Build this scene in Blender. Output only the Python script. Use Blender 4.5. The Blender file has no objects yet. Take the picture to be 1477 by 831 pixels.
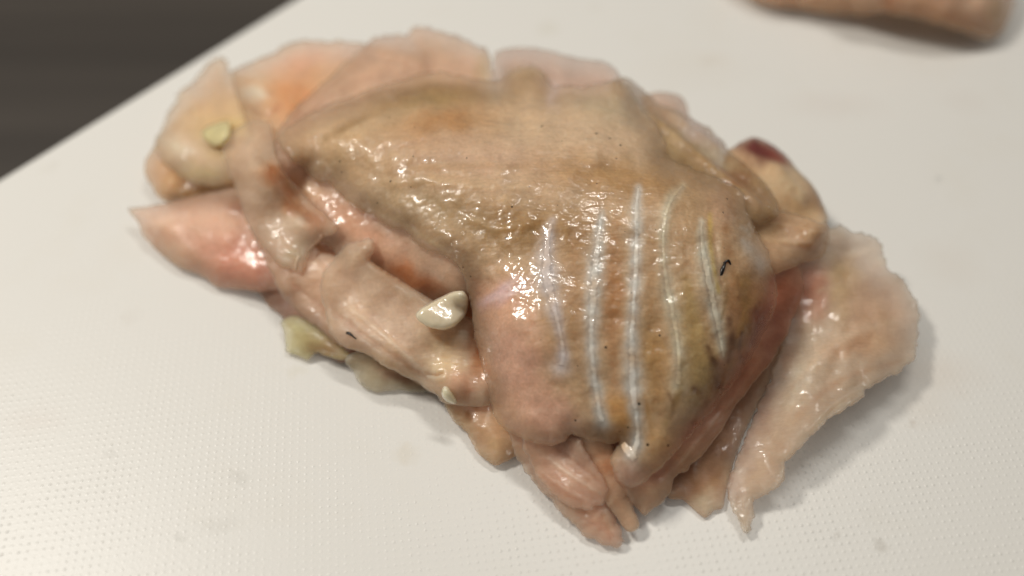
import bpy, math, random
import numpy as np

# ------------------------------------------------------------------ camera, light, exposure
W0, H0 = 1477.0, 831.0            # the photograph's pixel frame, used to size things
F0 = 1250.0                       # focal length in those pixels
PITCH = math.radians(50)
CAMH = 103.0                      # mm above the board
CAMY = -CAMH / math.tan(PITCH)

scene = bpy.context.scene
cam_d = bpy.data.cameras.new('camera')
cam = bpy.data.objects.new('camera', cam_d)
scene.collection.objects.link(cam)
cam.location = (0, CAMY * .001, CAMH * .001)
cam.rotation_euler = (math.pi / 2 - PITCH, 0, 0)
cam_d.sensor_width = 36
cam_d.lens = 36 * F0 / W0
cam_d.clip_start = .002
cam_d.clip_end = 20
cam_d.dof.use_dof = True
cam_d.dof.focus_distance = .1135
cam_d.dof.aperture_fstop = cam_d.lens / 4.4
scene.camera = cam

world = bpy.data.worlds.new('World')
scene.world = world
world.use_nodes = True
bg = world.node_tree.nodes['Background']
bg.inputs[0].default_value = (1.0, .97, .92, 1)
bg.inputs[1].default_value = .095

def area(name, loc, target, size, power, col):
    d = bpy.data.lights.new(name, 'AREA')
    d.shape = 'DISK'; d.size = size; d.energy = power; d.color = col
    o = bpy.data.objects.new(name, d)
    scene.collection.objects.link(o)
    o.location = loc
    import mathutils
    o.rotation_euler = (mathutils.Vector(target) - mathutils.Vector(loc)).to_track_quat('-Z', 'Y').to_euler()
    return o
area('ceiling_lamp', (-.33, .10, .48), (.01, 0, .01), .10, 2.25, (1.0, .945, .865))

tube = area('tube_lamp', (.13, .27, .68), (.02, 0, .02), .05, 1.6, (1.0, .96, .90))
tube.data.shape = 'RECTANGLE'; tube.data.size = .28; tube.data.size_y = .03

scene.view_settings.view_transform = 'Standard'
scene.view_settings.look = 'None'
scene.view_settings.exposure = -.05
scene.view_settings.gamma = 1
scene.render.engine = 'CYCLES'
scene.cycles.max_bounces = 6
scene.cycles.diffuse_bounces = 3
scene.cycles.glossy_bounces = 3
scene.cycles.transparent_max_bounces = 8
scene.cycles.use_denoising = True

# ------------------------------------------------------------------ helpers
def unproject(px, py, z):
    """points (mm) on the horizontal plane(s) z under photograph pixel(s)"""
    px = np.asarray(px, float); py = np.asarray(py, float); z = np.asarray(z, float)
    x = (px - W0 / 2) / F0
    y = -(py - H0 / 2) / F0
    dy = math.cos(PITCH) + y * math.sin(PITCH)
    dz = -math.sin(PITCH) + y * math.cos(PITCH)
    t = (z - CAMH) / dz
    return np.stack([x * t, CAMY + dy * t, z + 0 * t], -1)

def lin(c):
    c = np.asarray(c, float) / 255.0
    return np.where(c <= .04045, c / 12.92, ((c + .055) / 1.055) ** 2.4)

GAIN = 1.74
def C(r, g, b):
    c = lin((r, g, b)) * GAIN * np.array([1.0, .985, .90])
    y = c @ np.array([.3, .55, .15])
    c = np.clip(y + (c - y) * .84, .003, None)
    return c * min(1.0, .80 / c.max())

_perm = {}
def vnoise(x, y, seed=0):
    """smooth 2-D gradient noise, about -1..1"""
    if seed not in _perm:
        rs = np.random.RandomState(seed + 11)
        _perm[seed] = rs.rand(256, 256) * 2 * math.pi
    tab = _perm[seed]
    xi = np.floor(x).astype(int); yi = np.floor(y).astype(int)
    xf = x - xi; yf = y - yi
    u = xf ** 3 * (xf * (xf * 6 - 15) + 10); v = yf ** 3 * (yf * (yf * 6 - 15) + 10)
    def g(i, j):
        a = tab[(xi + i) % 256, (yi + j) % 256]
        return np.cos(a) * (xf - i) + np.sin(a) * (yf - j)
    a = g(0, 0) + u * (g(1, 0) - g(0, 0)); b = g(0, 1) + u * (g(1, 1) - g(0, 1))
    return 1.5 * (a + v * (b - a))

def fbm(x, y, seed=0, oct=3):
    s = 0; a = 1.0; f = 1.0
    for k in range(oct):
        s = s + a * vnoise(x * f, y * f, seed + k); a *= .5; f *= 2.03
    return s

def catmull(pts, closed=True, step=2.0):
    p = np.asarray(pts, float); n = len(p); out = []
    rng = range(n) if closed else range(n - 1)
    for i in rng:
        if closed:
            a, b, c, d = p[i - 1], p[i], p[(i + 1) % n], p[(i + 2) % n]
        else:
            b, c = p[i], p[i + 1]
            a = p[i - 1] if i > 0 else 2 * b - c
            d = p[i + 2] if i + 2 < n else 2 * c - b
        m = max(2, int(np.linalg.norm(c[:2] - b[:2]) / step))
        t = (np.arange(m) / m)[:, None]
        # a tension a little below Catmull-Rom keeps corners crisp
        m1 = .42 * (c - a); m2 = .42 * (d - b)
        out.append((2*t**3 - 3*t**2 + 1)*b + (t**3 - 2*t**2 + t)*m1 + (-2*t**3 + 3*t**2)*c + (t**3 - t**2)*m2)
    if not closed:
        out.append(p[-1:])
    return np.concatenate(out)

def ragged(poly, amp, seed):
    nrm = np.roll(poly, -1, 0) - np.roll(poly, 1, 0)
    nrm = np.stack([nrm[:, 1], -nrm[:, 0]], 1) / (np.linalg.norm(nrm, axis=1)[:, None] + 1e-6)
    d = amp * (1.3 * vnoise(poly[:, 0] / 17, poly[:, 1] / 17, seed) + .8 * vnoise(poly[:, 0] / 7, poly[:, 1] / 7, seed + 1))
    return poly + nrm * d[:, None]

def seg_dist(P, poly, closed=True):
    """distance of points to a polyline and the nearest point on it"""
    A = poly; B = np.roll(poly, -1, 0)
    if not closed:
        A = poly[:-1]; B = poly[1:]
    best = np.full(len(P), 1e18); near = np.zeros((len(P), 2)); par = np.zeros(len(P))
    for k in range(len(A)):
        ab = B[k] - A[k]; L = ab @ ab + 1e-9
        t = np.clip(((P - A[k]) @ ab) / L, 0, 1)
        q = A[k] + t[:, None] * ab
        d = ((P - q) ** 2).sum(1)
        m = d < best
        best[m] = d[m]; near[m] = q[m]; par[m] = (k + t[m]) / len(A)
    return np.sqrt(best), near, par

def inside(P, poly):
    x, y = P[:, 0], P[:, 1]; r = np.zeros(len(P), bool)
    A = poly; B = np.roll(poly, -1, 0)
    for k in range(len(A)):
        c = (A[k, 1] > y) != (B[k, 1] > y)
        if not c.any():
            continue
        xs = A[k, 0] + (y - A[k, 1]) * (B[k, 0] - A[k, 0]) / (B[k, 1] - A[k, 1] + 1e-12)
        r ^= c & (x < xs)
    return r

def tps(ctrl, smooth=.4):
    """thin plate spline through (px, py, z) control points"""
    c = np.asarray(ctrl, float); n = len(c); s = 100.0
    X = c[:, :2] / s
    def U(r2):
        return .5 * r2 * np.log(r2 + 1e-12)
    K = U(((X[:, None] - X[None]) ** 2).sum(-1)) + smooth * .05 * np.eye(n)
    Pm = np.concatenate([np.ones((n, 1)), X], 1)
    M = np.zeros((n + 3, n + 3)); M[:n, :n] = K; M[:n, n:] = Pm; M[n:, :n] = Pm.T
    w = np.linalg.solve(M, np.concatenate([c[:, 2], np.zeros(3)]))
    def f(Q):
        q = Q / s; r = np.empty(len(q))
        for i in range(0, len(q), 20000):
            qq = q[i:i + 20000]
            r[i:i + 20000] = U(((qq[:, None] - X[None]) ** 2).sum(-1)) @ w[:n] + w[n] + qq @ w[n + 1:]
        return r
    return f

S = 2.5                                          # lattice step, photograph pixels
X0, Y0 = -80.0, -140.0
NX, NY = int(1640 / S), int(1020 / S)
root_org = {}
cbuf = np.zeros((NX, NY, 3))
zbuf = np.zeros((NX, NY))                        # height of what already lies on the board

def blur(a, it):
    for _ in range(it):
        p = np.pad(a, 1, mode='edge')
        a = (p[:-2, 1:-1] + 2 * p[1:-1, 1:-1] + p[2:, 1:-1]) / 4
        p = np.pad(a, 1, mode='edge')
        a = (p[1:-1, :-2] + 2 * p[1:-1, 1:-1] + p[1:-1, 2:]) / 4
    return a

def zb_at(px, py, buf=None):
    b = zbuf if buf is None else buf
    u = np.clip((np.asarray(px, float) - X0) / S, 0, NX - 2); v = np.clip((np.asarray(py, float) - Y0) / S, 0, NY - 2)
    i = u.astype(int); j = v.astype(int); fu = u - i; fv = v - j
    return b[i, j]*(1-fu)*(1-fv) + b[i+1, j]*fu*(1-fv) + b[i, j+1]*(1-fu)*fv + b[i+1, j+1]*fu*fv

def make_mesh(name, V, Fc, cols, mat, parent=None, origin=None, smooth=True):
    o3 = np.zeros(3) if origin is None else np.asarray(origin, float)
    me = bpy.data.meshes.new(name)
    me.from_pydata(((V - o3) * .001).tolist(), [], Fc.tolist() if hasattr(Fc, 'tolist') else Fc)
    if cols is not None:
        at = me.color_attributes.new('Col', 'FLOAT_COLOR', 'POINT')
        buf = np.ones((len(V), 4), np.float32); buf[:, :cols.shape[1]] = cols
        at.data.foreach_set('color', buf.ravel())
    if smooth:
        me.polygons.foreach_set('use_smooth', [True] * len(me.polygons))
    me.materials.append(mat)
    me.update()
    ob = bpy.data.objects.new(name, me)
    scene.collection.objects.link(ob)
    if parent is None:
        ob.location = o3 * .001
    else:
        ob.parent = parent
    return ob

def tag(o, label, cat, group=None):
    o['label'] = label; o['category'] = cat
    if group:
        o['group'] = group

def empty(name, origin):
    e = bpy.data.objects.new(name, None)
    scene.collection.objects.link(e)
    e.location = np.asarray(origin) * .001
    e.empty_display_size = .01
    return e

VIEW0 = np.array([0, CAMY, CAMH])

def sheet(name, pts, zc, T, col, mat, label=None, cat='fish', group='raw fish slices heaped on the board', patches=(), creases=(), streaks=(),
          rag=1.5, R=None, lump=.35, lump_px=38, seed=1, drape=True, mottle=.07, fine=.05, parts=False, zmin=.12, gap=.1, commit=True, rim_mm=4.5, rim_a=.40, a_max=.94, zs=.76, tint=(1, 1, 1)):
    """one slice of flesh: a closed sheet with real thickness and rounded ragged rims"""
    global zbuf
    poly = ragged(catmull(pts), rag, seed * 7)
    lo = np.floor((poly.min(0) - [X0, Y0]) / S).astype(int) - 1; hi = np.ceil((poly.max(0) - [X0, Y0]) / S).astype(int) + 2
    lo = np.maximum(lo, 0); hi = np.minimum(hi, [NX - 1, NY - 1])
    ii, jj = np.meshgrid(np.arange(lo[0], hi[0]), np.arange(lo[1], hi[1]), indexing='ij')
    shp = ii.shape
    P = np.stack([X0 + ii.ravel() * S, Y0 + jj.ravel() * S], 1)
    ins = inside(P, poly)
    dist = np.full(len(P), 60.0); near = P.copy()
    D2 = dist.reshape(shp); NR = near.reshape(shp + (2,)); PG = P.reshape(shp + (2,))
    nxt = np.roll(poly, -1, 0)
    for k_ in range(len(poly)):
        a_ = poly[k_]; b_ = nxt[k_]; mg = 42
        i0, j0 = np.maximum(((np.minimum(a_, b_) - mg - [X0, Y0]) / S).astype(int) - lo, 0)
        i1, j1 = np.maximum(((np.maximum(a_, b_) + mg - [X0, Y0]) / S).astype(int) - lo + 2, 0)
        pw = PG[i0:i1, j0:j1]; ab = b_ - a_
        t_ = np.clip(((pw - a_) @ ab) / (ab @ ab + 1e-9), 0, 1)
        qw = a_ + t_[..., None] * ab
        dw = np.sqrt(((pw - qw) ** 2).sum(-1)); m_ = dw < D2[i0:i1, j0:j1]
        D2[i0:i1, j0:j1][m_] = dw[m_]; NR[i0:i1, j0:j1][m_] = qw[m_]
    sd = np.where(ins, dist, -dist)
    keep = (sd > -.55 * S).reshape(shp)
    quad = keep[:-1, :-1] & keep[1:, :-1] & keep[1:, 1:] & keep[:-1, 1:]
    idx = np.arange(len(P)).reshape(shp)
    q = np.stack([idx[:-1, :-1], idx[1:, :-1], idx[1:, 1:], idx[:-1, 1:]], -1)[quad]
    cnt = np.zeros(len(P), int)
    np.add.at(cnt, q.ravel(), 1)
    used = cnt > 0
    bnd = used & (cnt < 4)
    Q = P.copy(); Q[bnd] = near[bnd]
    d = np.where(bnd, 0, np.maximum(sd, 0))
    remap = -np.ones(len(P), int); remap[used] = np.arange(used.sum())
    q = remap[q]; Q = Q[used]; d = d[used]; bnd = bnd[used]
    gi = ii.ravel()[used]; gj = jj.ravel()[used]
    n = len(Q)
    # mid surface
    pxmm = 9.6
    R = R or T * .75
    e = np.clip(d / pxmm / R, 0, 1)
    e1 = np.clip(d / pxmm / (.4 * T), 0, 1); e2 = np.clip(d / pxmm / (2.0 * R + .3), 0, 1)
    h = T / 2 * (.45 * np.sqrt(1 - (1 - e1) ** 2) + .55 * e2 * (2 - e2))
    zc = [(a_, b_, c_ * zs) for (a_, b_, c_) in zc]
    z = tps(zc)(Q)
    z = z + lump * fbm(Q[:, 0] / lump_px, Q[:, 1] / lump_px, seed * 5 + 1, 2)
    li = gi - lo[0]; lj = gj - lo[1]
    Wm = np.zeros(shp); Wm[li, lj] = 1
    def mblur(v, it):
        G = np.zeros(shp); G[li, lj] = v
        return (blur(G, it) / np.maximum(blur(Wm, it), 1e-5))[li, lj]
    if drape:
        zd = zbuf.copy()
        for ax in (0, 1):
            for sh in (-1, 1):
                zd = np.maximum(zd, np.roll(zbuf, sh, ax))
        need = zd[gi, gj] + .95 * h + gap
        for it, bl in enumerate((50, 30, 20, 14, 10, 8, 6, 5, 4)):
            z = z + 1.15 * mblur(np.maximum(0, need - z), bl)
        z = mblur(z, 6)
        z = np.maximum(z, zbuf[gi, gj] + .35 * h + gap)
        z = mblur(z, 2)
    z = np.maximum(z, zmin + .9 * h)
    Pm = unproject(Q[:, 0], Q[:, 1], z)
    def normals(Pv):
        a = Pv[q[:, 2]] - Pv[q[:, 0]]; b = Pv[q[:, 3]] - Pv[q[:, 1]]
        fn = np.cross(a, b)
        vn = np.zeros_like(Pv)
        for c_ in range(4):
            np.add.at(vn, q[:, c_], fn)
        vn /= np.linalg.norm(vn, axis=1)[:, None] + 1e-12
        if vn[:, 2].mean() < 0:
            vn = -vn
        return vn
    N = normals(Pm)
    N = np.stack([mblur(N[:, c_], 14) for c_ in range(3)], 1)
    N /= np.linalg.norm(N, axis=1)[:, None]
    # soften the normals used for thickness so that steep folds do not self-intersect
    top_extra = fine * fbm(Q[:, 0] / 9, Q[:, 1] / 9, seed * 3 + 2, 2)
    for cr in creases:
        cp = catmull(cr[0], closed=False, step=9)
        mg = 4 * cr[1]
        near_c = np.where((Q[:, 0] > cp[:, 0].min() - mg) & (Q[:, 0] < cp[:, 0].max() + mg) & (Q[:, 1] > cp[:, 1].min() - mg) & (Q[:, 1] < cp[:, 1].max() + mg))[0]
        if not len(near_c):
            continue
        cd = np.full(n, 1e6); par = np.zeros(n)
        cd[near_c], _, par[near_c] = seg_dist(Q[near_c], cp, closed=False)
        taper = np.clip(np.minimum(par, 1 - par) * 6, 0, 1) ** .7
        wob = 1 + .5 * vnoise(Q[:, 0] / 15, Q[:, 1] / 15, seed)
        top_extra = top_extra + cr[2] * np.exp(-(cd / (cr[1] * wob.clip(.5, 2))) ** 2) * taper
    vv = VIEW0 - Pm; vv /= np.linalg.norm(vv, axis=1)[:, None]
    nv = np.clip((N * vv).sum(1), .4, 1)
    ztop = z + h / nv * vv[:, 2]
    Pt = unproject(Q[:, 0], Q[:, 1], ztop)           # the upper face itself passes here
    bot = Pt - 2 * N * h[:, None]
    top = Pt + N * (top_extra * np.clip(e * 1.5, 0, 1))[:, None]
    bot[:, 2] = np.maximum(bot[:, 2], zmin * .8)
    top[:, 2] = np.maximum(top[:, 2], zmin)
    # flesh colour, then patches and streaks over it, one patch a painted highlight
    cols = np.tile(C(*col), (n, 1))
    wx = 9 * vnoise(Q[:, 0] / 26, Q[:, 1] / 26, seed + 40); wy = 9 * vnoise(Q[:, 0] / 26, Q[:, 1] / 26, seed + 41)
    for (cx, cy, rx, ry, rot, pc, st) in patches:
        a = math.radians(rot)
        dx = Q[:, 0] + wx - cx; dy = Q[:, 1] + wy - cy
        u = (dx * math.cos(a) + dy * math.sin(a)) / rx; v = (-dx * math.sin(a) + dy * math.cos(a)) / ry
        r = np.sqrt(u * u + v * v)
        w = st * np.clip(1.35 - r, 0, 1) ** 1.2
        w = np.clip(w, 0, 1)[:, None]
        cols = cols * (1 - w) + C(*pc) * w
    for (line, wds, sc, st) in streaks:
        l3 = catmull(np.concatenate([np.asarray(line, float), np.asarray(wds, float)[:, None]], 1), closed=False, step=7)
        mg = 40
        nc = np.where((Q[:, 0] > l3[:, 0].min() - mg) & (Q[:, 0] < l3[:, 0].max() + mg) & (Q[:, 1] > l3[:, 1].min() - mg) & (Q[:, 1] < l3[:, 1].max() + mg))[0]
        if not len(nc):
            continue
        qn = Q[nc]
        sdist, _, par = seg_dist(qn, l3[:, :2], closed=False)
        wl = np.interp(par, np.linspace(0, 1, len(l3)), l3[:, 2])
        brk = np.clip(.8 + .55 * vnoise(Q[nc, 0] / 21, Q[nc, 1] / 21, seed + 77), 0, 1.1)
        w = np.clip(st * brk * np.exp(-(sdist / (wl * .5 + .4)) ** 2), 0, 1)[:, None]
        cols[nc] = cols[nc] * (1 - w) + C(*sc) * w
    mt = 1 + mottle * fbm(Q[:, 0] / 30, Q[:, 1] / 30, seed + 50, 3)
    warm = mottle * .5 * vnoise(Q[:, 0] / 45, Q[:, 1] / 45, seed + 60)
    cols = cols * mt[:, None] * np.stack([1 + .4 * warm, 1 - .1 * warm, 1 - .7 * warm], 1)
    cols = np.clip(cols * np.array(tint), .005, .92)
    ea = np.clip(d / pxmm / rim_mm, 0, 1)
    alpha = rim_a + (a_max - rim_a) * ea * ea * (3 - 2 * ea)
    cols4 = np.concatenate([cols, alpha[:, None]], 1)
    nb = ~bnd
    bidx = np.arange(n); bidx[nb] = n + np.arange(nb.sum())
    V = np.concatenate([top, bot[nb]]); cc = np.concatenate([cols4, cols4[nb]])
    c01 = np.cross(Pm[q[0, 2]] - Pm[q[0, 0]], Pm[q[0, 3]] - Pm[q[0, 1]])[2]
    up = q if c01 > 0 else q[:, ::-1]
    Fc = np.concatenate([up, bidx[up][:, ::-1]])
    # what lies here now, as seen along the lattice rays
    if commit:
        zt = ztop + (top_extra * np.clip(e * 1.5, 0, 1)) / nv * vv[:, 2]
        cbuf[gi, gj] = cols
        zbuf[gi, gj] = np.maximum(zbuf[gi, gj], zt)
    org = np.array([Pm[:, 0].mean(), Pm[:, 1].mean(), max(0.0, bot[:, 2].min())])
    if parts:
        root = empty(name, org)
        make_mesh('flesh', V, Fc, cc, mat, root, org)
        root['_o'] = [float(v) for v in org]
    else:
        root = make_mesh(name, V, Fc, cc, mat, None, org)
    if label:
        tag(root, label, cat, group)
    root_org[root.name] = org
    return root


def ribbon(name, root, line, widths, hgt, mat, seed=1, col=None, lift=.02, wob=.25, edge=(158,130,100)):
    """a thin raised strand lying on what is already there: silver streaks, dark threads"""
    if '_o' in root:
        del root['_o']
    org = root_org[root.name]
    l3 = np.concatenate([np.asarray(line, float), np.asarray(widths, float)[:, None]], 1)
    cl = catmull(l3, closed=False, step=2.2)
    tn = np.gradient(cl[:, :2], axis=0); tn /= np.linalg.norm(tn, axis=1)[:, None] + 1e-9
    nn = np.stack([-tn[:, 1], tn[:, 0]], 1)
    m = 9; us = np.linspace(-1, 1, m); rows = []; crow = []
    for k, u in enumerate(us):
        w = cl[:, 2] * (1 + wob * vnoise(cl[:, 0] / 6 + 3 * np.sign(u), cl[:, 1] / 6, seed)) / 2
        p = cl[:, :2] + nn * (u * w)[:, None]
        z = zb_at(p[:, 0], p[:, 1])
        rows.append(unproject(p[:, 0], p[:, 1], z))
        crow.append(np.stack([zb_at(p[:, 0], p[:, 1], cbuf[..., c_]) for c_ in range(3)], 1))
    Pm = np.stack(rows, 1)
    L = len(cl)
    du = np.gradient(Pm, axis=1); dl = np.gradient(Pm, axis=0)
    N = np.cross(dl, du); N /= np.linalg.norm(N, axis=2)[..., None] + 1e-12
    if N[..., 2].mean() < 0:
        N = -N
    N = np.tile(N.mean(1, keepdims=True), (1, m, 1))
    prof = np.sqrt(np.clip(1 - us ** 2, 0, 1))
    end = np.clip(np.minimum(np.arange(L), np.arange(L)[::-1]) / 3.0, 0, 1) ** .5
    wave = 1 + .35 * vnoise(np.arange(L) / 5.0, np.zeros(L) + .5, seed + 9)
    hh = hgt * prof[None] * (end * wave)[:, None]
    top = Pm + N * (hh + (lift if col is None else -.03 + (lift + .03) * np.clip(prof * 2, 0, 1)[None]))[..., None]
    bot = Pm - N * (.25 * hgt * prof[None] + .08)[..., None]
    V = np.concatenate([top.reshape(-1, 3), bot.reshape(-1, 3)])
    nT = L * m; Fc = []
    for i in range(L - 1):
        for j in range(m - 1):
            a = i * m + j
            Fc.append((a, a + 1, a + m + 1, a + m)); Fc.append((nT + a + m, nT + a + m + 1, nT + a + 1, nT + a))
        a = i * m
        Fc.append((a + m, nT + a + m, nT + a, a)); a = i * m + m - 1
        Fc.append((a, nT + a, nT + a + m, a + m))
    for i in (0, L - 1):
        for j in range(m - 1):
            a = i * m + j
            f = (a, nT + a, nT + a + 1, a + 1)
            Fc.append(f if i == 0 else f[::-1])
    # make the faces point outward
    f0 = Fc[0]; nz = np.cross(V[f0[1]] - V[f0[0]], V[f0[2]] - V[f0[0]]) @ N[0, 0]
    if nz < 0:
        Fc = [f[::-1] for f in Fc]
    cc = None
    if col is not None:
        ec = np.stack(crow, 1)
        k1 = np.clip(prof[None] ** 2 * (.10 + .55 * vnoise(np.arange(L) / 9.0, np.zeros(L) + .3, seed + 4))[:, None], 0, 1)
        k1 = (k1 * np.clip(np.minimum(np.arange(L), np.arange(L)[::-1]) / 8.0, 0, 1)[:, None])[..., None]
        cc = (ec * (1 - k1) + C(*col) * k1).reshape(-1, 3)
        cc = np.concatenate([cc, cc])
    return make_mesh(name, V, Fc, cc, mat, root, org)

# ------------------------------------------------------------------ materials
def nt(name):
    m = bpy.data.materials.new(name); m.use_nodes = True
    t = m.node_tree
    return m, t, t.nodes['Principled BSDF']

def N_(t, typ, **kw):
    n = t.nodes.new(typ)
    for k, v in kw.items():
        if k.startswith('i_'):
            n.inputs[k[2:].replace('_', ' ')].default_value = v
        else:
            setattr(n, k, v)
    return n

def math_(t, op, a, b=None):
    n = t.nodes.new('ShaderNodeMath'); n.operation = op
    for k, v in enumerate((a, b)):
        if v is None:
            continue
        if isinstance(v, (int, float)):
            n.inputs[k].default_value = v
        else:
            t.links.new(v, n.inputs[k])
    return n.outputs[0]

def maprange(t, v, a, b, c, d):
    n = t.nodes.new('ShaderNodeMapRange'); n.clamp = True
    t.links.new(v, n.inputs[0])
    for k, x in enumerate((a, b, c, d)):
        n.inputs[k + 1].default_value = x
    return n.outputs[0]

def mixc(t, fac, a, b, mode='MIX'):
    n = t.nodes.new('ShaderNodeMix'); n.data_type = 'RGBA'; n.blend_type = mode
    if isinstance(fac, (int, float)):
        n.inputs[0].default_value = fac
    else:
        t.links.new(fac, n.inputs[0])
    for k, v in ((6, a), (7, b)):
        if isinstance(v, tuple):
            n.inputs[k].default_value = v if len(v) == 4 else v + (1,)
        else:
            t.links.new(v, n.inputs[k])
    return n.outputs[2]

def mm_coords(t, rot=(0, 0, 0), scale=(1, 1, 1)):
    tc = t.nodes.new('ShaderNodeTexCoord')
    mp = t.nodes.new('ShaderNodeMapping')
    mp.inputs['Rotation'].default_value = [math.radians(a) for a in rot]
    mp.inputs['Scale'].default_value = [1000 * s for s in scale]
    t.links.new(tc.outputs['Object'], mp.inputs['Vector'])
    return mp.outputs[0]

def flesh(name, sss=1.0, rad=(3.2, 2.8, 2.4), rough=.45, coat=.9, crough=.05, rot=20, fibre=.22, grain=.35, bump=.5, specks=False, coarse=.5):
    m, t, b = nt(name)
    L = t.links.new
    co = mm_coords(t)
    fc = mm_coords(t, rot=(0, 0, rot), scale=(.28, 1.5, 1.0))
    at = N_(t, 'ShaderNodeVertexColor', layer_name='Col')
    n1 = N_(t, 'ShaderNodeTexNoise', i_Scale=.55, i_Detail=5.0, i_Roughness=.6); L(co, n1.inputs['Vector'])
    n2 = N_(t, 'ShaderNodeTexNoise', i_Scale=2.2, i_Detail=4.0, i_Roughness=.65); L(fc, n2.inputs['Vector'])
    n3 = N_(t, 'ShaderNodeTexNoise', i_Scale=2.1, i_Detail=3.0, i_Roughness=.6); L(co, n3.inputs['Vector'])
    n4 = N_(t, 'ShaderNodeTexNoise', i_Scale=1.0, i_Detail=2.0, i_Roughness=.5); L(co, n4.inputs['Vector'])
    v1 = maprange(t, n1.outputs['Fac'], .3, .7, .95, 1.04)
    v2 = maprange(t, n2.outputs['Fac'], .3, .7, .94, 1.05)
    vv = math_(t, 'MULTIPLY', math_(t, 'MULTIPLY', v1, v2), maprange(t, n3.outputs['Fac'], .3, .7, *((.91, 1.08) if specks else (.95, 1.05))))
    cmb = N_(t, 'ShaderNodeCombineColor')
    for k in range(3):
        L(vv, cmb.inputs[k])
    base = mixc(t, 1.0, at.outputs['Color'], cmb.outputs[0], 'MULTIPLY')
    if specks:
        vo = N_(t, 'ShaderNodeTexVoronoi', i_Scale=.42, i_Randomness=1.0); L(co, vo.inputs['Vector'])
        nn = N_(t, 'ShaderNodeTexNoise', i_Scale=.09, i_Detail=2.0); L(co, nn.inputs['Vector'])
        thr = maprange(t, nn.outputs['Fac'], .4, .62, .03, .085)
        sp = math_(t, 'LESS_THAN', vo.outputs['Distance'], thr)
        sp = math_(t, 'MULTIPLY', sp, .85)
        base = mixc(t, sp, base, (.035, .022, .012))
    L(base, b.inputs['Base Color'])
    L(at.outputs['Alpha'], b.inputs['Alpha'])
    r = maprange(t, n1.outputs['Fac'], .3, .7, rough + .1, rough - .08)
    L(r, b.inputs['Roughness'])
    b.inputs['Subsurface Weight'].default_value = sss
    b.inputs['Subsurface Radius'].default_value = rad
    b.inputs['Subsurface Scale'].default_value = .001
    b.inputs['IOR'].default_value = 1.38
    b.inputs['Specular IOR Level'].default_value = .5
    wet = N_(t, 'ShaderNodeTexNoise', i_Scale=.13, i_Detail=2.0); L(co, wet.inputs['Vector'])
    L(maprange(t, wet.outputs['Fac'], .44, .60, coat * .12, coat), b.inputs['Coat Weight'])
    b.inputs['Coat IOR'].default_value = 1.48
    cr = maprange(t, n4.outputs['Fac'], .35, .65, crough * .7, crough * 1.7)
    L(cr, b.inputs['Coat Roughness'])
    b2 = N_(t, 'ShaderNodeTexNoise', i_Scale=1.5, i_Detail=.6); L(fc, b2.inputs['Vector'])
    b3 = N_(t, 'ShaderNodeTexNoise', i_Scale=.85, i_Detail=.9, i_Distortion=.5); L(co, b3.inputs['Vector'])
    b4 = N_(t, 'ShaderNodeTexNoise', i_Scale=.42, i_Detail=1.0); L(co, b4.inputs['Vector'])
    hsum = math_(t, 'ADD', math_(t, 'MULTIPLY', b2.outputs['Fac'], fibre), math_(t, 'MULTIPLY', b3.outputs['Fac'], grain))
    hsum = math_(t, 'ADD', hsum, math_(t, 'MULTIPLY', b4.outputs['Fac'], coarse))
    bp = N_(t, 'ShaderNodeBump', i_Strength=bump, i_Distance=.0004); L(hsum, bp.inputs['Height'])
    L(bp.outputs['Normal'], b.inputs['Normal']); L(bp.outputs['Normal'], b.inputs['Coat Normal'])
    return m

M_flesh = flesh('raw_flesh', rot=25, coat=.5, crough=.11, bump=.4, rough=.5)
M_flesh2 = flesh('raw_flesh_fibrous', rot=-35, fibre=.35, coat=.4, crough=.12, bump=.4, rough=.5)
M_pink = flesh('pink_flesh', rot=15, sss=1.0, bump=.35, coat=.5, crough=.14)
M_skin = flesh('skin_side', rot=10, rough=.42, coat=.75, crough=.06, specks=True, bump=.62, coarse=1.0, grain=.6, sss=1.0)
M_flap = flesh('flap_flesh', rot=-15, rough=.40, coat=.9, crough=.06, bump=.34, fibre=.3)
M_wet = flesh('wet_jelly', sss=1.0, rad=(3.6, 3.2, 2.8), rough=.4, coat=.45, bump=.3)

def simple(name, col, rough=.3, metallic=0., sss=0., coat=0., noise=0., bump=0., scale=2.0, use_attr=False, rad=(2, 1.6, 1.2), coatr=.06):
    m, t, b = nt(name)
    L = t.links.new
    co = mm_coords(t)
    n1 = N_(t, 'ShaderNodeTexNoise', i_Scale=scale, i_Detail=4.0); L(co, n1.inputs['Vector'])
    v = maprange(t, n1.outputs['Fac'], .3, .7, 1 - noise, 1 + noise * .6)
    cmb = N_(t, 'ShaderNodeCombineColor')
    for k in range(3):
        L(v, cmb.inputs[k])
    src = N_(t, 'ShaderNodeVertexColor', layer_name='Col').outputs['Color'] if use_attr else tuple(col)
    L(mixc(t, 1.0, src, cmb.outputs[0], 'MULTIPLY'), b.inputs['Base Color'])
    b.inputs['Roughness'].default_value = rough
    b.inputs['Metallic'].default_value = metallic
    b.inputs['Subsurface Weight'].default_value = sss
    b.inputs['Subsurface Radius'].default_value = rad
    b.inputs['Subsurface Scale'].default_value = .001
    b.inputs['Coat Weight'].default_value = coat
    b.inputs['Coat Roughness'].default_value = coatr
    if bump:
        bp = N_(t, 'ShaderNodeBump', i_Strength=bump, i_Distance=.0006); L(n1.outputs['Fac'], bp.inputs['Height'])
        L(bp.outputs['Normal'], b.inputs['Normal'])
    return m

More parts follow.
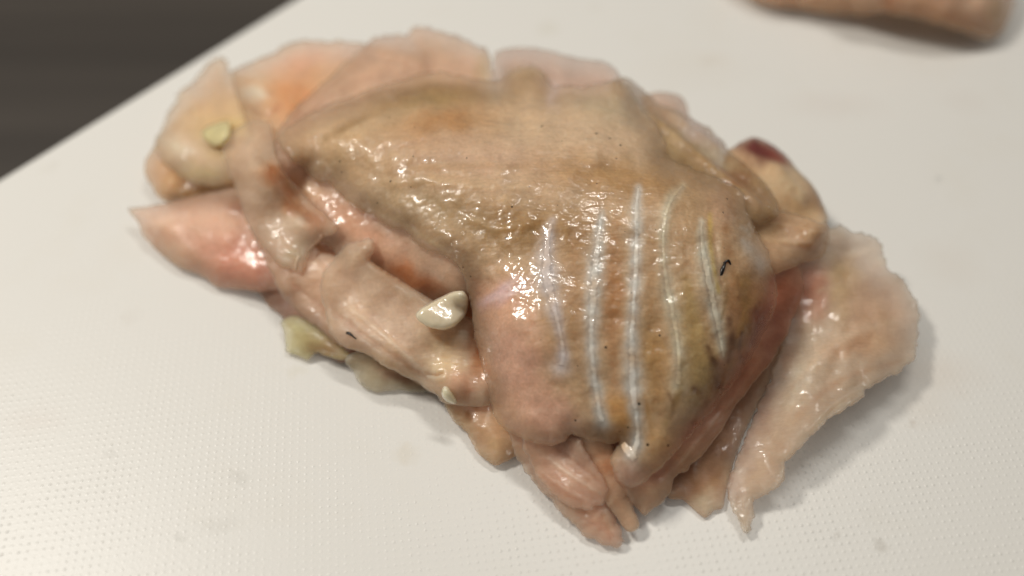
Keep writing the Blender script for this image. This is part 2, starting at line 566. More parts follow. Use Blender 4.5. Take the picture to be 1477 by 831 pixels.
M_silver = flesh('silver_skin', sss=0.0, rough=.3, coat=1.0, crough=.04, bump=.75, coarse=.7, grain=.5)
M_dark = simple('dark_thread', (.012, .008, .006), rough=.35, coat=.3, noise=.2)
M_vein = simple('brown_vein', (.17, .075, .042), rough=.35, coat=.5, noise=.3)
M_onion = simple('onion', None, rough=.22, sss=.75, coat=.9, noise=.08, use_attr=True, rad=(1.8, 1.7, 1.5), scale=.8, bump=.12)

# board: white plastic with a grid of tiny raised dots, knife marks and faint stains
def board_material():
    m, t, b = nt('white_plastic_board')
    L = t.links.new
    co = mm_coords(t)
    rot = N_(t, 'ShaderNodeMapping'); rot.inputs['Rotation'].default_value = (0, 0, BOARD_DOT_ROT)
    L(co, rot.inputs['Vector'])
    sx = N_(t, 'ShaderNodeSeparateXYZ'); L(rot.outputs[0], sx.inputs[0])
    k = 2 * math.pi / 1.0
    cx = math_(t, 'COSINE', math_(t, 'MULTIPLY', sx.outputs[0], k))
    cy = math_(t, 'COSINE', math_(t, 'MULTIPLY', sx.outputs[1], k))
    dome = math_(t, 'MULTIPLY', math_(t, 'ADD', cx, 1.0), math_(t, 'ADD', cy, 1.0))   # 0..4
    dome = math_(t, 'POWER', math_(t, 'MULTIPLY', dome, .25), 3.4)
    wear = N_(t, 'ShaderNodeTexNoise', i_Scale=.08, i_Detail=5.0, i_Roughness=.65); L(co, wear.inputs['Vector'])
    wv = maprange(t, wear.outputs['Fac'], .34, .60, .1, 1.0)
    fine = N_(t, 'ShaderNodeTexNoise', i_Scale=1.6, i_Detail=4.0); L(co, fine.inputs['Vector'])
    vor = N_(t, 'ShaderNodeTexWhiteNoise'); 
    sn = N_(t, 'ShaderNodeVectorMath', operation='SNAP'); sn.inputs[1].default_value = (1, 1, 1)
    ad = N_(t, 'ShaderNodeVectorMath', operation='ADD'); ad.inputs[1].default_value = (.5, .5, .5)
    L(rot.outputs[0], ad.inputs[0]); L(ad.outputs[0], sn.inputs[0]); L(sn.outputs[0], vor.inputs['Vector'])
    rnd = maprange(t, vor.outputs['Value'], 0, 1, .35, 1.15)
    hgt = math_(t, 'MULTIPLY', math_(t, 'MULTIPLY', dome, wv), rnd)
    hgt = math_(t, 'ADD', hgt, math_(t, 'MULTIPLY', fine.outputs['Fac'], .35))
    bp = N_(t, 'ShaderNodeBump', i_Strength=.48, i_Distance=.00011); L(hgt, bp.inputs['Height'])
    L(bp.outputs['Normal'], b.inputs['Normal'])
    st = N_(t, 'ShaderNodeTexNoise', i_Scale=.05, i_Detail=6.0, i_Roughness=.62); L(co, st.inputs['Vector'])
    s1 = maprange(t, st.outputs['Fac'], .55, .78, 0, .35)
    base = mixc(t, s1, (.82, .805, .76), (.77, .73, .64))
    vo = N_(t, 'ShaderNodeTexVoronoi', i_Scale=.055, i_Randomness=1.0); 
    wr = N_(t, 'ShaderNodeTexNoise', i_Scale=.4, i_Detail=3.0); L(co, wr.inputs['Vector'])
    wa = N_(t, 'ShaderNodeVectorMath', operation='SCALE'); wa.inputs['Scale'].default_value = 4.0
    L(wr.outputs['Color'], wa.inputs[0])
    wb = N_(t, 'ShaderNodeVectorMath', operation='ADD'); L(co, wb.inputs[0]); L(wa.outputs[0], wb.inputs[1])
    L(wb.outputs[0], vo.inputs['Vector'])
    s2 = maprange(t, vo.outputs['Distance'], .03, .12, .10, 0)
    base = mixc(t, s2, base, (.50, .44, .34))
    vo2 = N_(t, 'ShaderNodeTexVoronoi', i_Scale=.13, i_Randomness=1.0); L(wb.outputs[0], vo2.inputs['Vector'])
    s3 = maprange(t, vo2.outputs['Distance'], .01, .02, .12, 0)
    base = mixc(t, s3, base, (.42, .40, .36))
    # single marks: (photograph pixel, radius mm, stretch, colour, strength)
    org = np.array([pA[0], pA[1]])
    for (mx, my, rad, stx, colr, stg) in BOARD_MARKS:
        w = unproject(mx, my, 0)[:2] - org
        sb = N_(t, 'ShaderNodeVectorMath', operation='SUBTRACT'); L(wb.outputs[0], sb.inputs[0]); sb.inputs[1].default_value = (w[0] + 2.0, w[1] + 2.0, 14.0 + 2.0)
        ml = N_(t, 'ShaderNodeVectorMath', operation='MULTIPLY'); L(sb.outputs[0], ml.inputs[0]); ml.inputs[1].default_value = (1 / stx, 1, 0)
        ln = N_(t, 'ShaderNodeVectorMath', operation='LENGTH'); L(ml.outputs[0], ln.inputs[0])
        base = mixc(t, maprange(t, ln.outputs['Value'], rad * .2, rad * 1.1, stg * .3, 0), base, colr)
    L(base, b.inputs['Base Color'])
    b.inputs['Roughness'].default_value = .40
    b.inputs['Specular IOR Level'].default_value = .45
    return m

# ------------------------------------------------------------------ board and worktop
pA = unproject(0, 240, 0)[:2]; pB = unproject(400, 0, 0)[:2]
ud = (pB - pA) / np.linalg.norm(pB - pA)
nd = np.array([ud[1], -ud[0]])                       # towards the camera
BOARD_DOT_ROT = -math.radians(8)
BOARD_MARKS = [(1355,258,.9,1,(.30,.31,.30),.7), (1266,785,.9,1,(.25,.20,.13),.8), (1345,538,5,1.6,(.62,.44,.28),.45), (1330,590,3.5,1.5,(.66,.52,.38),.4), (790,42,3.5,1,(.55,.50,.33),.5),
               (1200,152,5,2.2,(.60,.46,.38),.35), (1030,85,4,1,(.66,.54,.40),.35), (1370,380,6,1,(.68,.58,.48),.4), (345,688,1.2,1.4,(.42,.41,.36),.6), (262,775,.8,1,(.33,.32,.28),.7), (162,655,.9,1,(.45,.43,.38),.6),
               (1208,777,.7,1,(.33,.29,.24),.7), (318,758,1.6,2,(.48,.46,.40),.5), (50,607,3,1.6,(.66,.53,.46),.4), (425,535,1.6,1.3,(.62,.56,.34),.5), (1310,610,.7,1,(.35,.22,.12),.6), (1000,100,7,2,(.70,.62,.50),.35), (1390,147,5,1,(.66,.56,.48),.35), (588,657,1.7,1.2,(.66,.58,.42),.8)]
M_board = board_material()

def rounded_board():
    u0, u1, v1, th, cr, er = -150.0, 330.0, 330.0, 14.0, 18.0, 5.0
    ring = []
    for (cx, cy, a0) in ((u1 - cr, v1 - cr, 0), (u0 + cr, v1 - cr, 90), (u0 + cr, cr, 180), (u1 - cr, cr, 270)):
        for k in range(13):
            a = math.radians(a0 + 90 * k / 12)
            ring.append((cx, cy, math.cos(a), math.sin(a)))
    ring = np.array(ring); levels = []
    prof = [(cr - er, 0.0)] + [(cr - er + er * math.sin(a), -er + er * math.cos(a)) for a in np.linspace(.2, math.pi / 2, 7)]
    prof += [(r, -th - z) for (r, z) in reversed(prof)]
    V = []
    for r, z in prof:
        x = ring[:, 0] + ring[:, 2] * r; y = ring[:, 1] + ring[:, 3] * r
        w = pA + x[:, None] * ud + y[:, None] * nd
        V.append(np.concatenate([w, np.full((len(w), 1), z)], 1))
    n = len(ring); V = np.concatenate(V); Fc = []
    for l in range(len(prof) - 1):
        for k in range(n):
            Fc.append((l * n + k, l * n + (k + 1) % n, (l + 1) * n + (k + 1) % n, (l + 1) * n + k))
    Fc.append(tuple(range(n))[::-1]); Fc.append(tuple(range((len(prof) - 1) * n, len(prof) * n)))
    # winding: ring runs the other way round in world space because nd points right of ud
    me = make_mesh('cutting_board', V, Fc, None, M_board, None, np.array([pA[0], pA[1], -14.0]), smooth=True)
    import bmesh
    bm = bmesh.new(); bm.from_mesh(me.data); bmesh.ops.recalc_face_normals(bm, faces=bm.faces); bm.to_mesh(me.data); bm.free()
    for p in me.data.polygons:
        if len(p.vertices) > 4:
            p.use_smooth = False
    return me
board = rounded_board()
root_org[board.name] = np.array([pA[0], pA[1], -14.0])
tag(board, 'white dimpled plastic cutting board under the heap of raw fish', 'cutting board')

def worktop():
    m, t, b = nt('dark_steel_worktop'); L = t.links.new
    co = mm_coords(t, scale=(.004, .06, .02), rot=(0, 0, 55))
    n1 = N_(t, 'ShaderNodeTexNoise', i_Scale=1.0, i_Detail=4.0); L(co, n1.inputs['Vector'])
    v = maprange(t, n1.outputs['Fac'], .3, .7, 0, 1)
    L(mixc(t, v, (.040, .034, .029), (.066, .056, .047)), b.inputs['Base Color'])
    b.inputs['Roughness'].default_value = .55
    b.inputs['Specular IOR Level'].default_value = .3
    V = []; Fc = []
    # a flat sheet with two shallow pressed ribs running away from the board
    prof = [(-900, -30), (-160, -30), (-152, -27.5), (-140, -27.5), (-132, -30), (-96, -30), (-90, -28), (-84, -28), (-78, -30), (900, -30)]
    d = np.array([math.cos(math.radians(118)), math.sin(math.radians(118))]); e = np.array([d[1], -d[0]])
    for s in (-900, 900):
        for (u, z) in prof:
            w = e * u + d * s
            V.append((w[0], w[1], z))
    n = len(prof)
    for k in range(n - 1):
        Fc.append((k, k + 1, n + k + 1, n + k))
    o = make_mesh('worktop', np.array(V, float), [f[::-1] for f in Fc], None, m, None, np.array([0, 0, -30.0]), smooth=False)
    o['kind'] = 'structure'
worktop()

# ------------------------------------------------------------------ the heap, from the board upwards
G1 = 'raw fish slices heaped on the board'
core = sheet('fish_slice', [(330,270),(400,190),(560,150),(800,160),(960,230),(1060,320),(1090,420),(1050,520),(950,620),(860,640),(770,590),(690,490),(570,400),(440,340)],
      [(330,270,5),(560,150,7),(800,160,7),(1060,320,6),(950,620,5),(690,490,6),(570,400,6),(700,380,7.5)], 9, (176,118,78), M_flesh, seed=3, R=6,
      label='amber slice at the bottom of the heap, showing in the gap above the onion')
core2 = sheet('fish_slice', [(470,250),(560,180),(800,180),(960,240),(1030,330),(1030,430),(930,540),(820,560),(740,500),(670,430),(600,380),(530,320)],
      [(470,250,12.5),(560,180,14),(800,180,15),(1030,330,13),(930,540,10),(720,500,11),(560,390,9.5),(750,350,13)], 5, (180,116,66), M_wet, seed=4, R=4,
      label='orange wet slice inside the heap behind the onion')

# small pieces at the front left foot
sheet('fish_slice', [(372,412),(384,440),(403,456),(440,498),(490,522),(540,530),(580,535),(560,490),(480,440),(420,400)],
      [(372,412,1.2),(403,456,.8),(490,522,.8),(560,530,1.2),(480,440,4),(420,400,4)], 2.2, (150,112,92), M_wet, seed=5,
      label='thin mauve-brown slice lowest at the left foot of the heap')
sheet('yellow_scrap', [(405,462),(409,480),(411,498),(412,507),(428,513),(443,520),(452,512),(458,509),(478,517),(497,519),(505,510),(470,480),(430,455)],
      [(405,462,2.2),(412,507,.9),(443,520,.6),(497,519,.8),(450,480,2.0)], .7, (206,188,130), M_wet, seed=6, rim_mm=4, rim_a=.4, rag=.8, lump=.15,
      label='yellow-green translucent scrap on the board at the left foot of the heap', cat='scrap', group=None,
      patches=[(470,505,40,20,20,(150,115,75),.8)])
sheet('fish_slice', [(497,522),(508,536),(520,556),(543,566),(573,563),(596,566),(625,565),(640,560),(610,530),(560,505),(510,508)],
      [(497,522,.9),(520,556,.7),(573,563,.7),(625,565,.8),(560,505,2.5)], 1.3, (186,166,140), M_wet, seed=7, rag=.6, lump=.12,
      label='pale glassy sliver flat on the board below the black fleck', patches=[(575,540,45,14,20,(150,116,92),.9)])

# left back: amber lower slice, pale lobe, orange back slice
sheet('fish_slice', [(212,228),(209,252),(222,274),(238,289),(270,287),(320,284),(390,286),(420,240),(390,180),(330,140),(280,150),(246,180),(224,205)],
      [(212,228,5),(209,252,4.2),(238,289,2.6),(320,284,4),(390,286,6),(390,180,9),(280,150,7.5)], 3.2, (176,134,84), M_flesh, seed=8,
      label='amber rim of the slice under the pale left lobe', patches=[(252,282,12,7,0,(90,62,36),.5)])
leftlobe = sheet('fish_slice', [(303,88),(317,81),(328,88),(333,103),(380,120),(430,150),(430,220),(345,258),(314,268),(295,268),(268,260),(249,247),(231,230),(222,212),(233,184),(244,160),(254,143),(253,138),(268,126),(285,109)],
      [(303,88,10),(328,88,10.5),(380,120,13),(430,180,14),(345,258,9.5),(268,260,6.5),(222,212,6.5),(255,141,8.5),(310,190,11)], 2.6, (176,148,118), M_flesh2, seed=9,
      label='pale beige lobe at the far left corner with a yellow onion bit on it',
      patches=[(330,190,60,40,20,(182,152,96),.8),(250,225,30,30,0,(192,170,146),.7),(300,130,40,50,0,(172,140,112),.6),(285,250,35,14,10,(196,172,128),.8),(249,210,26,10,28,(212,194,170),.9)])  # last patch is a pale highlight painted into the lobe's colour
backleft = sheet('fish_slice', [(334,104),(348,95),(366,87),(398,73),(417,61),(447,57),(471,58),(507,60),(545,66),(610,90),(570,160),(480,225),(425,262),(385,250),(362,205),(350,160),(338,128)],
      [(334,104,12),(366,87,14),(417,61,15),(507,60,16.5),(610,90,18),(480,225,16),(385,250,10.5),(350,160,12.5),(430,130,16)], 2.6, (178,144,112), M_flesh, seed=10,
      label='orange-tinted slice at the back left beside the worktop corner',
      patches=[(425,140,48,42,-30,(182,124,76),.9),(405,245,40,30,20,(186,118,66),.9),(440,85,60,24,-10,(190,140,114),.6),(510,75,30,20,0,(178,146,128),.7),(364,134,18,15,0,(216,200,180),.9)],
      creases=[([(345,150),(380,165),(410,150)],5,-.5)])

# pink slice at the left
sheet('fish_slice', [(184,300),(198,299),(241,292),(274,283),(312,275),(345,272),(400,300),(430,380),(420,420),(396,418),(371,420),(333,417),(312,414),(290,398),(255,384),(228,363),(206,341),(198,320),(188,309)],
      [(184,300,4.5),(241,292,5.5),(312,275,6),(400,300,8),(396,417,4),(333,417,1.6),(290,398,1.6),(228,363,2.2),(198,320,3.6),(320,350,6)], 2.8, (198,156,132), M_pink, seed=11, rag=.6,
      label='smooth salmon-pink slice poking out at the far left', mottle=.06,
      patches=[(350,380,70,45,20,(200,134,112),.8),(215,320,40,40,0,(196,158,130),.8),(250,370,40,20,30,(196,160,130),.6)])

# front foot
sheet('fish_slice', [(628,545),(638,578),(652,604),(671,623),(684,645),(698,661),(714,671),(733,665),(742,658),(790,650),(790,590),(720,520),(660,520)],
      [(628,545,2.5),(652,604,1.6),(698,661,1.2),(733,665,1.4),(790,650,2.6),(790,590,2.8),(720,520,4.4),(700,600,3.2)], 2.2, (178,140,104), M_wet, seed=15,
      label='tan wet slice at the front foot, left of the lowest pink tongue',
      patches=[(710,650,24,20,0,(186,150,112),.8),(690,560,30,40,0,(180,128,100),.7)])
sheet('fish_slice', [(735,632),(745,660),(757,680),(781,708),(809,739),(841,771),(865,784),(886,790),(899,783),(898,770),(885,735),(868,690),(840,640),(770,590),(725,590)],
      [(735,632,3),(781,708,1.6),(841,771,1.3),(886,790,1.1),(898,770,2),(868,690,4.0),(840,640,4.4),(770,590,4.4),(725,590,3.4),(820,700,3.4)], 1.2, (188,146,124), M_flesh, seed=16, rag=2.4, streaks=[([(750,650),(800,715),(870,770)],[5,6,5],(204,166,146),.6),([(830,740),(870,765),(895,778)],[4,5,4],(170,122,98),.5)],
      label='pinkish tongue of flesh reaching lowest at the front of the heap',
      patches=[(870,760,30,30,0,(186,140,116),.7),(760,670,30,30,0,(176,140,116),.6)], creases=[([(760,640),(800,690),(860,760)],6,-.3),([(870,730),(885,765),(892,785)],5,.3)])
sheet('fish_slice', [(838,628),(876,630),(896,680),(908,718),(919,745),(924,759),(912,767),(902,765),(884,740),(868,715),(846,680),(834,650)],
      [(850,640,8.5),(876,630,9),(888,700,5.6),(919,745,3),(905,765,2.4),(868,715,4.4),(846,680,6)], 1.0, (186,140,112), M_flesh, seed=17, rim_a=.6,
      label='narrow orange-brown tongue beside the lowest tongue at the front', patches=[(876,672,20,26,-30,(176,112,66),.7)])
sheet('fish_slice', [(752,625),(790,615),(830,628),(850,655),(866,683),(880,703),(873,717),(868,728),(858,729),(848,736),(828,733),(806,722),(785,700),(765,668)],
      [(752,625,4),(830,628,5.6),(866,683,5.4),(873,717,5),(848,736,4),(785,700,3.8),(765,668,4.2),(820,680,5.4)], 1.0, (192,148,126), M_flesh2, seed=18, rag=2.4, streaks=[([(765,640),(810,675),(865,712)],[5,6,5],(206,170,150),.6),([(790,640),(835,670),(872,702)],[5,6,5],(176,130,106),.5),([(775,680),(815,712),(850,728)],[5,6,4],(176,128,104),.5)],
      label='rounded pink lobe below the silver-striped skin at the front', patches=[(820,680,40,30,30,(196,152,132),.7)],
      creases=[([(790,660),(830,690),(866,712)],3,.2),([(780,680),(815,705),(850,725)],3,.2),([(800,645),(840,675),(872,700)],3,-.2)])

# front left: long banded slice and its curled pale rim
sheet('fish_slice', [(352,285),(360,330),(377,366),(392,398),(402,420),(415,436),(436,456),(460,474),(490,499),(522,508),(550,524),(590,546),(640,575),(668,560),(660,490),(620,420),(560,350),(510,295),(450,240),(385,220)],
      [(352,285,9),(377,366,6),(402,420,4),(460,474,3),(522,508,2.6),(590,546,2.2),(640,575,2),(668,560,4),(660,490,7.5),(600,450,7),(560,400,9),(510,360,11),(450,310,12),(440,400,8.4),(620,420,8.5),(510,295,14),(450,240,13.8),(385,225,12.5)], 2.2, (198,160,134), M_flesh2, seed=12,
      label='long beige slice along the front left under the curled pale rim',
      patches=[(470,320,50,30,40,(184,124,84),.8),(440,330,20,20,0,(170,92,44),.7),(430,440,40,16,45,(184,146,124),.6),(510,330,50,30,30,(178,122,96),.6),(580,390,80,26,30,(160,98,48),1.0),(425,285,30,30,30,(188,118,70),.8)],
      creases=[([(398,403),(440,445),(500,490),(560,525)],6,.35),([(410,400),(460,440),(540,500)],5,-.3)])
# upper left slice beneath the skin slice
backtop = sheet('fish_slice', [(586,49),(596,38),(614,38),(635,45),(659,51),(683,63),(701,69),(708,80),(711,98),(716,130),(725,220),(705,330),(690,390),(680,430),(640,446),(590,435),(540,405),(500,380),(470,352),(440,325),(415,300),(395,270),(386,238),(394,210),(400,190),(415,168),(432,150),(465,120),(500,88),(531,62),(543,53),(570,49)],
      [(596,38,18),(650,50,19),(705,75,19.5),(711,98,20),(531,62,18),(465,120,19),(400,190,19),(386,238,15.5),(415,300,12.8),(447,286,16.2),(470,352,11.8),(500,330,15.6),(540,405,10),(570,375,15),(640,450,9),(640,410,15),(690,455,12.5),(720,330,18),(730,200,19.5),(600,150,19.5),(520,230,18.4)], 2.6, (172,138,114), M_flesh, seed=25,
      label='large mauve-beige slice lying directly under the speckled skin slice at the back',
      patches=[(420,215,26,50,-10,(180,144,122),.7),(560,90,60,40,-20,(174,138,114),.6),(700,95,18,26,0,(166,130,70),.8),(640,65,50,20,10,(168,136,108),.6),(520,330,80,26,35,(192,142,112),.9),(590,400,60,18,28,(172,106,56),.9),(400,262,24,24,20,(194,132,86),.9),(440,272,24,16,20,(196,152,112),.7)],
      creases=[([(430,170),(500,120),(560,95)],8,.4),([(510,75),(560,85),(610,100)],5,-.3)])

rim = sheet('fish_slice', [(320,222),(324,200),(344,182),(366,173),(387,176),(394,190),(397,214),(404,238),(422,262),(446,286),(470,308),(486,326),(478,338),(464,344),(449,360),(441,378),(437,391),(426,391),(404,383),(386,367),(372,347),(360,330),(350,306),(344,284),(332,256)],
      [(320,222,12.5),(344,182,15),(387,176,16.5),(397,214,17),(422,262,17),(470,308,16.8),(464,344,13),(434,391,7.6),(386,367,7.4),(350,306,9.4),(332,256,11),(385,280,13),(420,330,13.2),(366,225,15)], 1.5, (212,176,148), M_flesh2, seed=13, rag=1.3, parts=True, rim_mm=5, rim_a=.3,
      label='pale flap folded down between the pink left slice and the speckled top slice',
      patches=[(385,320,50,26,50,(214,184,160),.8),(420,370,30,14,-40,(216,198,170),.8),(392,252,22,22,30,(190,118,62),1.0),(445,312,34,20,40,(196,138,102),.9),(415,288,30,16,45,(188,124,76),.8)],
      creases=[([(340,200),(337,230),(352,285),(378,345),(415,380)],9,.35),([(372,225),(385,255),(420,300),(455,332)],8,-.7),([(398,340),(415,360),(432,372)],3,.15)])

# front: pale slice with the onion
frontpale = sheet('fish_slice', [(533,342),(540,351),(539,364),(533,375),(550,388),(577,404),(604,421),(640,440),(700,472),(728,520),(730,560),(705,584),(676,585),(657,584),(644,583),(625,568),(595,548),(572,537),(548,524),(522,508),(495,500),(476,480),(470,455),(463,430),(462,408),(469,388),(487,366),(498,352),(510,347),(522,346)],
      [(536,346,17),(533,375,16),(604,421,15.4),(690,470,11.4),(728,520,7),(730,560,4.6),(700,580,3.4),(644,583,3.5),(595,548,4),(522,508,4.5),(470,455,8),(469,388,12.5),(498,352,15),(560,450,10.6),(620,500,9.6),(500,420,10)], 2.2, (208,176,150), M_flesh2, seed=14, a_max=.97, parts=True,
      label='broad pale front slice with a black fleck left of the silver striped skin',
      patches=[(560,440,50,90,-30,(214,182,158),.7),(640,510,36,50,-20,(214,182,142),.8),(694,520,16,44,-10,(182,124,76),.8),(560,390,40,14,30,(190,140,98),.8),(510,480,40,20,30,(196,166,148),.6),(665,555,30,20,0,(184,136,110),.6),(648,572,13,9,50,(226,216,184),.9)],
      creases=[([(470,440),(520,480),(570,515),(630,560)],5,-.4),([(500,440),(560,490),(620,545)],4,.3),([(540,360),(600,440),(640,520)],14,.3),([(612,538),(626,541),(641,536)],2.6,-.5),([(690,500),(700,530),(712,555)],5,-.3)])

# right: wet valley slice, big flap, red slice under the skin
sheet('fish_slice', [(1130,400),(1140,460),(1116,540),(1076,620),(1052,690),(1044,731),(1030,736),(1018,747),(1004,738),(985,722),(962,715),(985,660),(1050,560),(1096,470)],
      [(1130,400,6),(1140,460,4),(1076,620,1.6),(1044,731,.8),(1004,738,.8),(962,715,1.2),(985,660,2),(1050,560,3),(1096,470,5)], .9, (170,124,92), M_wet, seed=19, rag=.7,
      label='thin brownish wet slice in the valley between skin and right flap',
      patches=[(1020,725,30,20,0,(186,156,128),.9),(1060,690,30,30,0,(172,126,80),.8)])
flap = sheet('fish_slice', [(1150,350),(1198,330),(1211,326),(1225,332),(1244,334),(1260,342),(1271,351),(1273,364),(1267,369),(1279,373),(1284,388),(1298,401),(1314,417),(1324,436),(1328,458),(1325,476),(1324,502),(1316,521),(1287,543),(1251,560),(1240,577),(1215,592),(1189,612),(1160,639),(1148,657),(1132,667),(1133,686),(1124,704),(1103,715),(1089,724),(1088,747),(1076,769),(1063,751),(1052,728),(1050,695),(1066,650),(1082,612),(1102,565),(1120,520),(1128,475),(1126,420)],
      [(1150,350,12),(1225,332,10),(1272,355,8),(1325,440,5.5),(1324,502,5),(1287,543,6.2),(1240,577,7.2),(1189,612,7.6),(1148,657,6.8),(1132,686,5),(1088,747,2),(1076,769,1.2),(1052,728,1.8),(1066,650,3),(1102,565,4.4),(1128,475,6.2),(1126,420,8.5),(1140,530,6.4),(1200,480,7.2),(1170,560,6.8),(1250,450,7),(1110,650,4.8)], 1.0, (178,152,132), M_flap, seed=20, zs=.85, rag=3.0, rim_mm=8, rim_a=.4, a_max=.86, lump=.36, lump_px=32, fine=.02,
      label='broad frilled flap hanging at the right and shading the board',
      patches=[(1165,415,36,46,-10,(178,112,84),.85),(1215,410,18,60,0,(180,146,96),.6),(1150,550,30,50,20,(176,162,146),.7),(1260,440,60,60,0,(176,136,108),.7),(1120,680,50,40,-40,(180,148,124),.8),(1240,500,50,20,-10,(172,126,86),.5),(1220,355,50,20,0,(176,146,124),.7)],
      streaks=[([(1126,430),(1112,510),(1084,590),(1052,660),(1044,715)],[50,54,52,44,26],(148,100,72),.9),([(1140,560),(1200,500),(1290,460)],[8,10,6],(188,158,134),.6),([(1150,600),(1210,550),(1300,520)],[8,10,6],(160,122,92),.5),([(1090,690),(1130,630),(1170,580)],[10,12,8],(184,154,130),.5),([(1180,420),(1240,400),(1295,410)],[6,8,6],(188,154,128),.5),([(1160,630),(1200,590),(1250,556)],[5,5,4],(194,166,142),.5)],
      creases=[([(1190,350),(1220,360),(1262,352)],6,-.4),([(1150,650),(1190,600),(1250,545)],9,-.35),([(1140,600),(1180,520),(1260,470)],16,.4),([(1160,630),(1200,585),(1245,556)],4,.3),([(1110,705),(1135,660)],8,-.3)])
redslice = sheet('fish_slice', [(1150,380),(1160,420),(1136,480),(1112,522),(1088,552),(1062,585),(1042,620),(1026,641),(1005,664),(989,680),(978,686),(971,694),(966,712),(957,726),(946,731),(929,743),(915,728),(900,705),(885,655),(950,560),(1050,450),(1100,380)],
      [(1150,380,14),(1160,420,11.5),(1112,522,8.5),(1062,585,7.5),(1026,641,6),(971,694,4),(946,731,2.6),(929,743,2.6),(885,655,7),(950,560,12),(1050,450,15),(1100,380,16)], 1.6, (182,134,108), M_flesh, seed=21,
      label='reddish slice peeping out along the lower right rim of the striped skin',
      patches=[(1130,430,40,60,20,(150,84,52),.9),(1080,540,30,70,40,(162,102,70),.8),(940,715,40,22,-30,(190,150,118),.9),(985,665,26,22,-40,(186,140,106),.7),(1120,480,14,60,20,(140,78,60),.6)],
      creases=[([(1110,500),(1060,570),(1000,645),(950,700)],4,.3)])

# right top: red-rimmed knob, piece over the flap, tiny piece at the back
knob = sheet('fish_slice', [(1046,222),(1058,212),(1068,205),(1083,198),(1098,200),(1120,212),(1136,227),(1152,246),(1171,265),(1182,284),(1193,308),(1194,320),(1180,340),(1120,350),(1070,320),(1040,270)],
      [(1046,222,13),(1083,198,13.5),(1120,212,12.5),(1171,265,11),(1194,314,9.5),(1120,350,12),(1070,320,14),(1040,270,15),(1110,270,14.5)], 4.4, (168,138,104), M_flesh, seed=22, rag=.7, rim_mm=1.0, rim_a=.7, a_max=1.0,
      label='knob with a dark red top rim at the right back of the heap',
      patches=[(1096,216,48,22,20,(88,30,24),1.0),(1124,222,26,13,30,(110,44,32),.9),(1140,265,36,26,30,(176,150,116),.8),(1155,300,30,14,10,(160,122,76),.7),(1070,250,26,18,30,(140,92,50),.8),(1175,285,10,30,-25,(130,92,64),.6)],
      creases=[([(1100,235),(1130,250),(1165,290)],8,.35),([(1050,245),(1085,265),(1110,300)],5,-.5),([(1060,235),(1090,250)],4,.3),([(1075,225),(1090,240)],3,-.3)])
sheet('fish_slice', [(1062,310),(1100,300),(1146,308),(1175,317),(1195,325),(1199,338),(1195,355),(1184,371),(1162,379),(1135,388),(1116,395),(1090,390),(1070,360)],
      [(1062,310,18.6),(1146,308,14),(1195,325,12.5),(1195,355,11.5),(1162,379,12),(1116,395,14),(1070,360,18),(1130,345,15.5)], 2.0, (164,130,98), M_flesh2, seed=23,
      label='small beige slice laid across the top of the right flap', patches=[(1160,350,36,16,10,(176,146,118),.7),(1100,330,30,20,0,(150,118,78),.7)],
      creases=[([(1080,320),(1130,325),(1190,335)],3,.2),([(1090,345),(1140,350),(1185,352)],4,.2)])
sheet('fish_slice', [(925,140),(938,134),(955,132),(972,135),(981,138),(989,147),(994,166),(985,185),(950,180)],
      [(925,140,13),(955,132,13.5),(994,166,12.5),(950,180,15)], 3.5, (160,124,98), M_flesh, seed=24, rag=.4,
      label='tiny beige end of a slice at the back between mauve slice and red knob')

sheet('fish_slice', [(712,80),(722,71),(734,69),(764,68),(802,75),(838,84),(865,87),(883,95),(894,107),(900,135),(880,160),(800,165),(730,160),(714,120)],
      [(712,80,18),(764,68,18),(838,84,18.5),(894,107,20),(880,160,21.5),(800,165,21.5),(730,160,21),(722,110,19.5)], 2.2, (164,136,122), M_flesh, seed=28, rag=.8, gap=.12,
      label='mauve slice on the back edge of the heap, right of its highest hump', patches=[(798,132,14,22,0,(176,154,150),.8),(758,110,34,14,5,(150,124,84),.9),(850,105,40,14,10,(164,136,122),.5)],
      creases=[([(725,100),(764,92),(800,100)],5,-.3)])

# the gold rolled rim behind the skin slice
goldrim = sheet('fish_slice', [(880,122),(893,112),(906,112),(920,122),(936,136),(949,149),(968,156),(995,168),(1012,179),(1024,184),(1036,197),(1043,203),(1053,219),(1080,240),(1102,262),(1122,292),(1120,312),(1085,322),(1050,300),(990,270),(930,230),(890,160)],
      [(893,112,20.5),(906,112,20.5),(949,149,19.5),(1012,179,17.5),(1053,219,16.5),(1102,262,17),(1120,312,18),(1050,300,21.5),(930,230,23),(890,160,22.5),(985,200,20)], 2.6, (142,112,72), M_skin, seed=26, rag=.9,
      label='golden brown rolled skin rim along the back right of the heap',
      patches=[(925,140,30,22,40,(124,92,52),.7),(990,180,50,9,33,(176,150,124),.8),(1020,195,40,8,33,(110,64,36),.8),(1040,230,46,9,35,(164,146,116),.8),(1060,255,50,10,35,(130,84,44),.8),(960,215,26,34,30,(156,130,92),.6),(1090,285,26,20,0,(150,118,86),.7),(1000,170,26,7,30,(128,70,44),.7)],
      creases=[([(940,150),(990,190),(1050,240),(1110,285)],5,-.7),([(930,165),(980,205),(1040,255),(1100,300)],5,.6),([(950,195),(955,215),(962,225)],4,-.6),([(965,165),(1010,195),(1050,228)],4,.5)])

